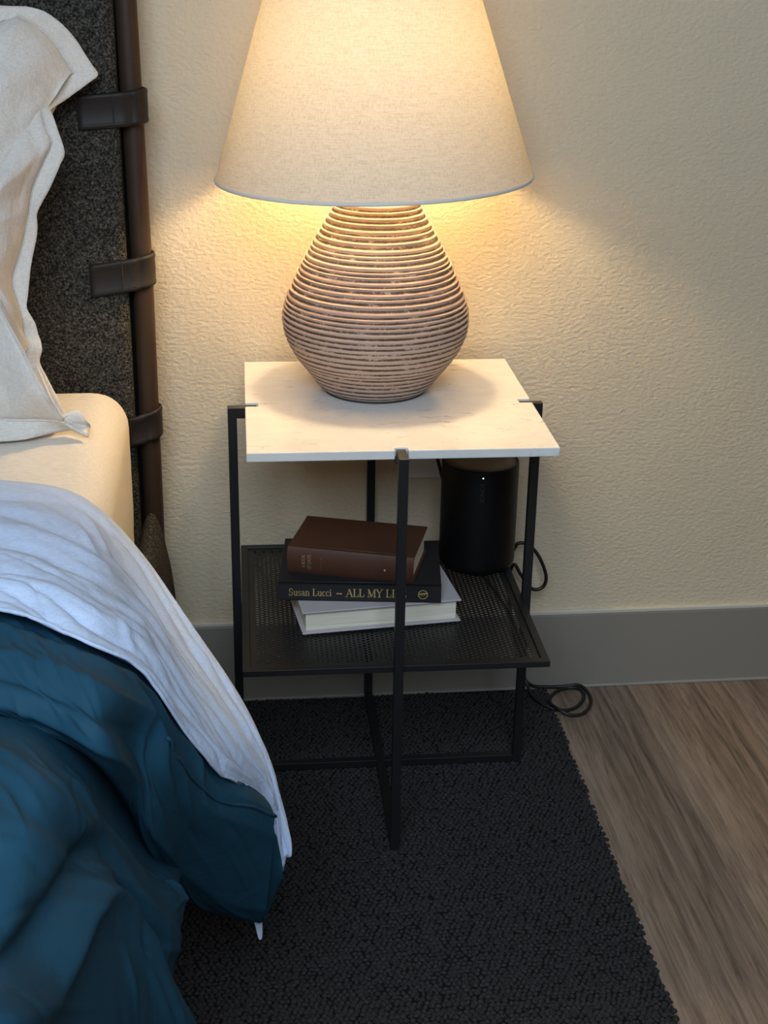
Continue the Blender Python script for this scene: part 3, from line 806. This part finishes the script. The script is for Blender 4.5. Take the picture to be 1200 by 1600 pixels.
# arc length resample
d = [0.0]
for i in range(1, len(cp)): d.append(d[-1] + (cp[i] - cp[i - 1]).length)
NR = 38; PER = 10; rows = NR * PER; seg = 176
def along(s):
    import bisect
    i = min(len(d) - 2, max(0, bisect.bisect(d, s) - 1)); tt = (s - d[i]) / max(1e-9, d[i + 1] - d[i])
    return cp[i].lerp(cp[i + 1], tt)
edges = [0.0]
rs = random.Random(5)
for k in range(NR): edges.append(edges[-1] + 1 + rs.uniform(-0.28, 0.28))
edges = [e / edges[-1] * d[-1] for e in edges]
amps = [rs.uniform(0.7, 1.35) for _ in range(NR)]
V_ = []; GR = []
for k in range(rows + 1):
    ring = min(NR - 1, k // PER); ph = (k - ring * PER) / PER
    s = edges[ring] + (edges[ring + 1] - edges[ring]) * ph
    p = along(s); p2 = along(min(d[-1], s + 1e-4)); p1 = along(max(0, s - 1e-4))
    tx, tz = p2.x - p1.x, p2.z - p1.z; L = math.hypot(tx, tz); nx_, nz_ = tz / L, -tx / L
    lip = math.sin(math.pi * min(1, ph / 0.56)) if ph < 0.56 else 0.0
    grv = 1 - lip
    lower = s / d[-1]
    amp = (0.0006 + 0.0017 * min(1, max(0, (lower - 0.28) / 0.15))) * amps[ring]
    for i in range(seg):
        a = 2 * math.pi * i / seg; c_, s_ = math.cos(a), math.sin(a)
        wob = noise.noise(Vector((c_ * 3.2, s_ * 3.2, ring * 1.7))); wob2 = noise.noise(Vector((c_ * 16, s_ * 16, ring * 2.3)))
        h = amp * (lip * (1 + 0.5 * wob) - 0.5) + amp * 0.35 * wob2 * (1 - abs(ph - 0.6) * 2)
        rr = p.x + nx_ * h; V_.append((rr * c_, rr * s_, p.z + nz_ * h))
        GR.append(max(0, min(1, (0.76 if 0.50 < ph < 0.98 else 0.10 + 0.12 * abs(ph - 0.3)) + 0.22 * wob * (1 if ph > 0.5 else 0.4) + 0.08 * (amps[ring] - 1))))
F_ = [(k * seg + i, k * seg + (i + 1) % seg, (k + 1) * seg + (i + 1) % seg, (k + 1) * seg + i) for k in range(rows) for i in range(seg)]
F_.append(tuple(rows * seg + i for i in range(seg)))
me = pydata('clay_body', V_, F_)
ca_ = me.attributes.new('groove', 'FLOAT', 'POINT'); ca_.data.foreach_set('value', GR)
link('clay_body', me, M_CLAY, lamp, True)
link('foot', lathe_mesh('foot', [(0.070, 0.0), (0.0755, 0.0), (0.0762, 0.0018), (0.0752, 0.004), (0.060, 0.0045)], 96, True, True), M_FOOT, lamp, True)
link('neck', lathe_mesh('neck', [(0.03, 0.288), (0.03, 0.296), (0.012, 0.300), (0.010, 0.345), (0.017, 0.350), (0.019, 0.425), (0.017, 0.432)], 32, True, True), M_BRASS, lamp, True)
# shade, tilted a touch
SH = 0.335; R0 = 0.2262; R1 = 0.1185; Zr = 0.9512 - TH
piv = Matrix.Translation((-0.005, 0, Zr)) @ Matrix.Rotation(math.radians(-1.6), 4, 'Y')
def shade_part(name, me, m, sm=True, parent=None):
    me.transform(piv); return link(name, me, m, parent or lamp, sm)
nseg = 128
prof = [(R0 - (R0 - R1) * k / 24, SH * k / 24) for k in range(25)]
sh_o = shade_part('shade', lathe_mesh('shade', prof, nseg), M_SHADE)
def ring(name, R, z, r_, m):
    pts = [(R * math.cos(2 * math.pi * i / nseg), R * math.sin(2 * math.pi * i / nseg), z) for i in range(nseg)]
    v = []; f = []
    for i, p in enumerate(pts):
        a = 2 * math.pi * i / nseg
        for k in range(8):
            b = 2 * math.pi * k / 8; v.append(((R + r_ * math.cos(b)) * math.cos(a), (R + r_ * math.cos(b)) * math.sin(a), z + r_ * 1.3 * math.sin(b)))
    for i in range(nseg):
        for k in range(8):
            f.append((i * 8 + k, ((i + 1) % nseg) * 8 + k, ((i + 1) % nseg) * 8 + (k + 1) % 8, i * 8 + (k + 1) % 8))
    me = pydata(name, v, f); me.transform(piv); o = link(name, me, m, sh_o, True); return o
ring('bottom_edge', R0, 0.0, 0.0020, M_TRIM); ring('top_edge', R1, SH, 0.0020, M_TRIM)
for k in range(3):
    a = math.radians(30 + 120 * k); me = tube_mesh('spider_arm', [(0.012 * math.cos(a), 0.012 * math.sin(a), SH - 0.03), (R1 * math.cos(a), R1 * math.sin(a), SH - 0.004)], 0.0014, 6)
    shade_part('spider_arm', me, M_BRASS, True, sh_o)
for sgn in (-1, 1):   # harp wires
    zb_ = 0.345; zt_ = Zr + SH - 0.03
    link('harp', tube_mesh('harp', crom([(sgn * 0.012, 0, zb_), (sgn * 0.045, 0, zb_ + 0.05), (sgn * 0.052, 0, zb_ + 0.14), (sgn * 0.04, 0, zt_ - 0.04), (0.0, 0, zt_)], 6), 0.0013, 6), M_BRASS, lamp, True)
link('bulb', lathe_mesh('bulb', [(0.001, 0.512), (0.018, 0.509), (0.033, 0.497), (0.040, 0.478), (0.038, 0.462), (0.027, 0.446), (0.015, 0.436), (0.013, 0.430)][::-1], 24, True, True), M_BULB, lamp, True)

# ------------------------------------------------------------------ speaker
SX, SY, SR, SHH = 0.1690, -0.1210, 0.0622, 0.1820
SZ = HS
spk = empty('speaker', (SX, SY, SZ)); tag(spk, 'black cylindrical wireless speaker on the right of the shelf', 'speaker')
link('body', lathe_mesh('body', [(0.052, 0.0), (0.0555, 0.0), (0.058, 0.002), (SR - 0.0005, 0.008), (SR, 0.014), (SR, SHH - 0.004), (SR - 0.0012, SHH - 0.0008), (SR - 0.003, SHH), (SR - 0.0045, SHH - 0.0022)], 96, True, False), M_SPK, spk, True)
link('touch_top', lathe_mesh('touch_top', [(SR - 0.0036, SHH - 0.004), (SR - 0.0042, SHH - 0.0014), (0.040, SHH - 0.0022), (0.001, SHH - 0.0028)], 96, False, True), M_SPKTOP, spk, True)
la = math.atan2(-2.2073 - SY, 0.152 - SX) 
front = math.radians(-90 - 6.0)
def on_spk(ang, z, lift=0.0006): return ((SR + lift) * math.cos(ang), (SR + lift) * math.sin(ang), z)
bm = bmesh.new(); bmesh.ops.create_uvsphere(bm, u_segments=10, v_segments=6, radius=0.0010)
o = link('status_light', from_bm(bm, 'status_light'), M_LED, spk, True); o.location = on_spk(front, 0.1715, 0.0)

def text_mesh(s, size, ext=0.0001):
    cu = bpy.data.curves.new('lettering', 'FONT'); cu.body = s; cu.size = size; cu.extrude = ext; cu.align_x = 'LEFT'; cu.align_y = 'CENTER'
    o = bpy.data.objects.new('lettering', cu); COL.objects.link(o)
    dg = bpy.context.evaluated_depsgraph_get(); dg.update()
    me = bpy.data.meshes.new_from_object(o.evaluated_get(dg)); bpy.data.objects.remove(o); bpy.data.curves.remove(cu)
    me.name = 'lettering'; return me
me = text_mesh('SONOS', 0.0098)
# reads upward along the body
xa = Vector((0, 0, 1)); nn = Vector((math.cos(front), math.sin(front), 0)); ya = nn.cross(xa)
Mt = Matrix((xa, ya, nn)).transposed().to_4x4(); Mt.translation = Vector(on_spk(front, 0.1300, 0.0002))
me.transform(Mt); link('logo', me, M_LOGO, spk)

# power cord: from the back of the speaker, a loop beside the leg, down to a coil on the floor
cp_ = [(SX + 0.040, SY + 0.060, SZ + 0.022), (0.225, -0.045, SZ + 0.014), (0.246, -0.035, 0.290), (0.258, -0.034, 0.303), (0.276, -0.036, 0.300), (0.295, -0.038, 0.278), (0.309, -0.040, 0.243), (0.305, -0.040, 0.221), (0.286, -0.040, 0.218), (0.266, -0.036, 0.243), (0.253, -0.032, 0.262), (0.247, -0.026, 0.23), (0.255, -0.022, 0.16), (0.270, -0.024, 0.09), (0.283, -0.034, 0.040), (0.294, -0.060, 0.016),
       (0.308, -0.084, 0.0110), (0.336, -0.100, 0.0070), (0.366, -0.092, 0.0065), (0.388, -0.062, 0.0085), (0.388, -0.034, 0.0095), (0.366, -0.024, 0.0075), (0.340, -0.038, 0.0065), (0.324, -0.068, 0.0075), (0.328, -0.106, 0.0150), (0.350, -0.121, 0.0090), (0.376, -0.112, 0.0065), (0.396, -0.080, 0.0065), (0.400, -0.048, 0.0080), (0.388, -0.024, 0.0120), (0.360, -0.018, 0.0075), (0.330, -0.0165, 0.0070), (0.303, -0.0165, 0.0110), (0.286, -0.0165, 0.0300), (0.280, -0.0165, 0.075), (0.262, -0.0165, 0.140), (0.228, -0.0165, 0.200), (0.185, -0.0165, 0.260), (0.150, -0.0165, 0.340), (0.125, -0.0180, 0.42), (0.110, -0.0200, 0.470), (0.096, -0.0090, 0.4900)]
o = link('power_cord', tube_mesh('power_cord', crom(cp_, 10), 0.0031, 10), M_CORD, None, True)
tag(o, 'thin black power cord looping beside the leg and coiled on the floor', 'cord')

# ------------------------------------------------------------------ wall outlet
ot = empty('wall_outlet', (0.096, 0, 0.474)); tag(ot, 'white wall outlet behind the nightstand, partly hidden by the speaker', 'outlet')
box('cover_plate', (-0.036, -0.006, -0.057), (0.036, 0.0, 0.057), M_PLATE, ot, 0.0025, 3)
for zc_ in (-0.0195, 0.0195):
    poly = []
    for k in range(24):
        a = 2 * math.pi * k / 24; poly.append((0.0170 * math.cos(a), max(-0.0140, min(0.0140, 0.0170 * math.sin(a)))))
    bm = bmesh.new(); vs_ = [bm.verts.new((x, -0.0085, z)) for x, z in poly]; fc = bm.faces.new(vs_)
    r_ = bmesh.ops.extrude_face_region(bm, geom=[fc]); bmesh.ops.translate(bm, vec=(0, 0.004, 0), verts=[g for g in r_['geom'] if isinstance(g, bmesh.types.BMVert)])
    o = link('receptacle', from_bm(bm, 'receptacle'), M_PLATE, ot); o.location = (0, 0, zc_)
    for sx_ in (-0.0064, 0.0064):
        box('slot', (sx_ - 0.001, -0.0087, -0.001), (sx_ + 0.001, -0.0080, 0.006), M_SLOT, o)

# ------------------------------------------------------------------ books
def book(name, loc, rz, L, D, T, cover, label, spine_front=True, squareL=0.003, th=0.0026, rounded=0.0):
    """origin at the front-left bottom corner; length along x, depth along +y"""
    b = empty(name, loc, rz); tag(b, label, 'book', 'books stacked on the shelf')
    box('page_block', (squareL, (th if spine_front else squareL * 1.2), th), (L - squareL, (D - squareL * 1.2 if spine_front else D - th), T - th), M_PAGES, b, 0.0006)
    box('back_cover', (0, 0.002 if rounded else 0, 0), (L, D, th), cover, b, 0.0008)
    top = box('front_cover', (0, 0.002 if rounded else 0, T - th), (L, D, T), cover, b, 0.0008)
    # spine
    if spine_front:
        n_ = 14; v = []; f = []
        for k in range(n_ + 1):
            z = T * k / n_; y = -rounded * math.sin(math.pi * k / n_) ** 0.8 if rounded else 0
            for x in (0, L): v += [(x, y, z), (x, y + th, z)]
        for k in range(n_):
            a = 4 * k; c = a + 4
            f += [(a, a + 2, c + 2, c), (a + 1, c + 1, c + 3, a + 3), (a, c, c + 1, a + 1), (a + 2, a + 3, c + 3, c + 2)]
        f += [(0, 1, 3, 2), (4 * n_, 4 * n_ + 2, 4 * n_ + 3, 4 * n_ + 1)]
        sp = link('spine', pydata('spine', v, f), cover, b, False)
        # hinge groove beside the spine
        link('hinge_ridge', tube_mesh('hinge_ridge', [(0.001, 0.0075, T - 0.0004), (L - 0.001, 0.0075, T - 0.0004)], 0.0012, 8), cover, b, True)
    else:
        box('spine', (0, D - th, 0), (L, D, T), cover, b, 0.0008); sp = None
    return b, sp
Zs = HS
wb, _ = book('hardcover_book', (-0.132, -0.3600, Zs), math.radians(6.2), 0.2420, 0.172, 0.0365, M_WHITEBK, 'pale grey hardcover at the bottom of the stack, page edges facing out', False, 0.006, 0.0026)
kb, ksp = book('hardcover_book', (-0.1665, -0.3150, Zs + 0.0366), math.radians(-6.6), 0.2440, 0.166, 0.0282, M_BLACKBK, 'black hardcover with gold spine lettering in the middle of the stack', True, 0.003)
bb_, bsp = book('hardcover_book', (-0.1490, -0.2755, Zs + 0.0366 + 0.0283), math.radians(-17.3), 0.1930, 0.122, 0.0420, M_BROWN, 'brown hardcover lying on top of the stack', True, 0.004, rounded=0.005)

# serif lettering drawn from strokes: (points, thick?)
def arc(cx, cy, rx, ry, a0, a1, n=10): return [(cx + rx * math.cos(math.radians(a0 + (a1 - a0) * k / n)), cy + ry * math.sin(math.radians(a0 + (a1 - a0) * k / n))) for k in range(n + 1)]
TK, TN = 0.15, 0.065
def serif(x, y, w_=0.20): return ([(x - w_, y), (x + w_, y)], TN)
GL = {
 'A': (0.86, [([(0.06, 0), (0.42, 1.0)], TN), ([(0.40, 1.0), (0.76, 0)], TK), ([(0.2, 0.36), (0.62, 0.36)], TN), serif(0.08, 0, .13), serif(0.76, 0, .16)]),
 'L': (0.72, [([(0.18, 0), (0.18, 1)], TK), ([(0.02, 0.02), (0.62, 0.02), (0.66, 0.3)], TN), serif(0.18, 1, .16)]),
 'M': (1.05, [([(0.14, 0), (0.14, 1)], TN), ([(0.14, 1), (0.5, 0.04)], TK), ([(0.5, 0.04), (0.86, 1)], TN), ([(0.88, 0), (0.88, 1)], TK), serif(0.14, 0, .13), serif(0.88, 0, .16), serif(0.1, 1, .1), serif(0.92, 1, .1)]),
 'Y': (0.84, [([(0.1, 1), (0.42, 0.46)], TK), ([(0.74, 1), (0.42, 0.46)], TN), ([(0.42, 0), (0.42, 0.48)], TK), serif(0.42, 0, .17), serif(0.1, 1, .13), serif(0.74, 1, .12)]),
 'I': (0.42, [([(0.2, 0), (0.2, 1)], TK), serif(0.2, 0, .17), serif(0.2, 1, .17)]),
 'F': (0.70, [([(0.18, 0), (0.18, 1)], TK), ([(0.02, 0.98), (0.60, 0.98), (0.62, 0.76)], TN), ([(0.18, 0.52), (0.48, 0.52)], TN), serif(0.18, 0, .17)]),
 'E': (0.74, [([(0.18, 0), (0.18, 1)], TK), ([(0.02, 0.98), (0.60, 0.98), (0.62, 0.78)], TN), ([(0.18, 0.52), (0.5, 0.52)], TN), ([(0.02, 0.02), (0.64, 0.02), (0.67, 0.26)], TN)]),
 'S': (0.66, [(arc(0.30, 0.74, 0.21, 0.25, 20, 270, 12) + arc(0.30, 0.25, 0.24, 0.25, 90, -160, 12), 0.11), ([(0.52, 0.98), (0.52, 0.74)], TN), ([(0.07, 0.02), (0.07, 0.28)], TN)]),
 'u': (0.62, [([(0.14, 0.64), (0.14, 0.2)] + arc(0.29, 0.17, 0.15, 0.17, 180, 340, 6), 0.11), ([(0.47, 0.0), (0.47, 0.64)], 0.12), serif(0.08, 0.64, .08), serif(0.42, 0.64, .08), serif(0.52, 0.0, .07)]),
 's': (0.46, [(arc(0.21, 0.48, 0.13, 0.16, 20, 270, 10) + arc(0.21, 0.16, 0.16, 0.16, 90, -160, 10), 0.09)]),
 'a': (0.54, [(arc(0.22, 0.46, 0.16, 0.18, 160, 0, 8) + [(0.39, 0.0)], 0.11), (arc(0.22, 0.18, 0.17, 0.18, 60, 330, 10), 0.09), serif(0.44, 0.0, .07)]),
 'n': (0.64, [([(0.15, 0), (0.15, 0.64)], 0.12), (arc(0.32, 0.46, 0.16, 0.18, 160, 0, 8) + [(0.48, 0.0)], 0.11), serif(0.15, 0, .13), serif(0.48, 0, .12), serif(0.09, 0.64, .07)]),
 'c': (0.50, [(arc(0.26, 0.32, 0.19, 0.32, 45, 315, 12), 0.10)]),
 'i': (0.34, [([(0.16, 0), (0.16, 0.64)], 0.12), serif(0.16, 0, .13), serif(0.11, 0.64, .07), ([(0.16, 0.82), (0.16, 0.93)], 0.13)]),
 'o': (0.58, [(arc(0.28, 0.32, 0.2, 0.32, 0, 360, 16), 0.10)]),
 ' ': (0.36, []),
}
def stroke_text(s, h, small=None):
    v = []; f = []; x = 0.0
    for ch in s:
        adv, st = GL[ch]
        for pts_, wd in st:
            for i in range(len(pts_) - 1):
                (ax_, ay_), (bx_, by_) = pts_[i], pts_[i + 1]
                L = math.hypot(bx_ - ax_, by_ - ay_)
                if L < 1e-6: continue
                ux, uy = (bx_ - ax_) / L, (by_ - ay_) / L; e = 0.02
                a0 = (ax_ - ux * e, ay_ - uy * e); b0 = (bx_ + ux * e, by_ + uy * e); nx__, ny__ = -uy * wd / 2, ux * wd / 2
                k = len(v)
                for (qx, qy) in ((a0[0] + nx__, a0[1] + ny__), (a0[0] - nx__, a0[1] - ny__), (b0[0] - nx__, b0[1] - ny__), (b0[0] + nx__, b0[1] + ny__)):
                    v.append(((x + qx) * h, qy * h, 0.0))
                f.append((k, k + 1, k + 2, k + 3))
        x += adv
    return v, f, x * h
def put_on_spine(sp, v, f, x0, z0, m, y=-0.0003, fit=None, name='lettering'):
    k = 1.0
    if fit: k = fit / max(p[0] for p in v)
    me = pydata(name, [(x0 + p[0] * k, y, z0 + p[1]) for p in v], f)
    return link(name, me, m, sp)
v, f, wd = stroke_text('Susan Lucci', 0.0112); put_on_spine(ksp, v, f, 0.0165, 0.0085, M_GOLD, fit=0.0640)
v, f, wd = stroke_text('ALL MY LIFE', 0.0128); put_on_spine(ksp, v, f, 0.1020, 0.0078, M_GOLD, fit=0.0900)
orn = [(0, 0), (0.0025, 0.0012), (0.005, 0.0005), (0.0075, 0.0016), (0.010, 0.0), (0.0075, -0.0014), (0.005, -0.0003), (0.0025, -0.0012)]
me = pydata('ornament', [(0.0868 + x, -0.0003, 0.0125 + z) for x, z in orn], [tuple(range(8))]); link('ornament', me, M_GOLD, ksp)
v = []; f = []
for k in range(32):
    a = 2 * math.pi * k / 32
    for R in (0.0062, 0.0075): v.append((0.2168 + R * math.cos(a), -0.0003, 0.0132 + R * math.sin(a)))
for k in range(32):
    j = (k + 1) % 32; f.append((2 * k, 2 * j, 2 * j + 1, 2 * k + 1))
for (x0, x1, z0, z1) in ((-0.0055, 0.0058, -0.0004, 0.0026), (-0.0046, 0.0040, -0.0028, -0.0016)):
    b = len(v); v += [(0.2168 + x0, -0.0003, 0.0132 + z0), (0.2168 + x1, -0.0003, 0.0132 + z0 + 0.0012), (0.2168 + x1, -0.0003, 0.0132 + z1 + 0.0006), (0.2168 + x0, -0.0003, 0.0132 + z1 - 0.0006)]; f.append((b, b + 1, b + 2, b + 3))
link('publisher_mark', pydata('publisher_mark', v, f), M_GOLD, ksp)
# brown spine: three short lines across the spine and a small device near its foot
def across(s, size, x, z0, length):
    me = text_mesh(s, size)
    k = length / max(p.co.x for p in me.vertices)
    for p in me.vertices:
        X_, Y_ = p.co.x * k, p.co.y
        zz = z0 + X_; y_ = -0.005 * math.sin(math.pi * min(1, max(0, zz / 0.042))) ** 0.8
        p.co = (x - Y_, y_ - 0.0004, zz)
    link('lettering', me, M_TAN, bsp)
across('A BOOK', 0.0075, 0.0255, 0.0115, 0.0205)
across('OF DAYS', 0.0075, 0.0345, 0.0085, 0.0240)
across('- - - - -', 0.0055, 0.0520, 0.0095, 0.0200)
v = []
for k in range(10):
    a = 2 * math.pi * k / 10; R = 0.0022 if k % 2 else 0.0012; v.append((0.1500 + R * math.cos(a), -0.0054, 0.0200 + R * math.sin(a)))
link('spine_device', pydata('spine_device', v, [tuple(range(10))]), M_TAN, bsp)
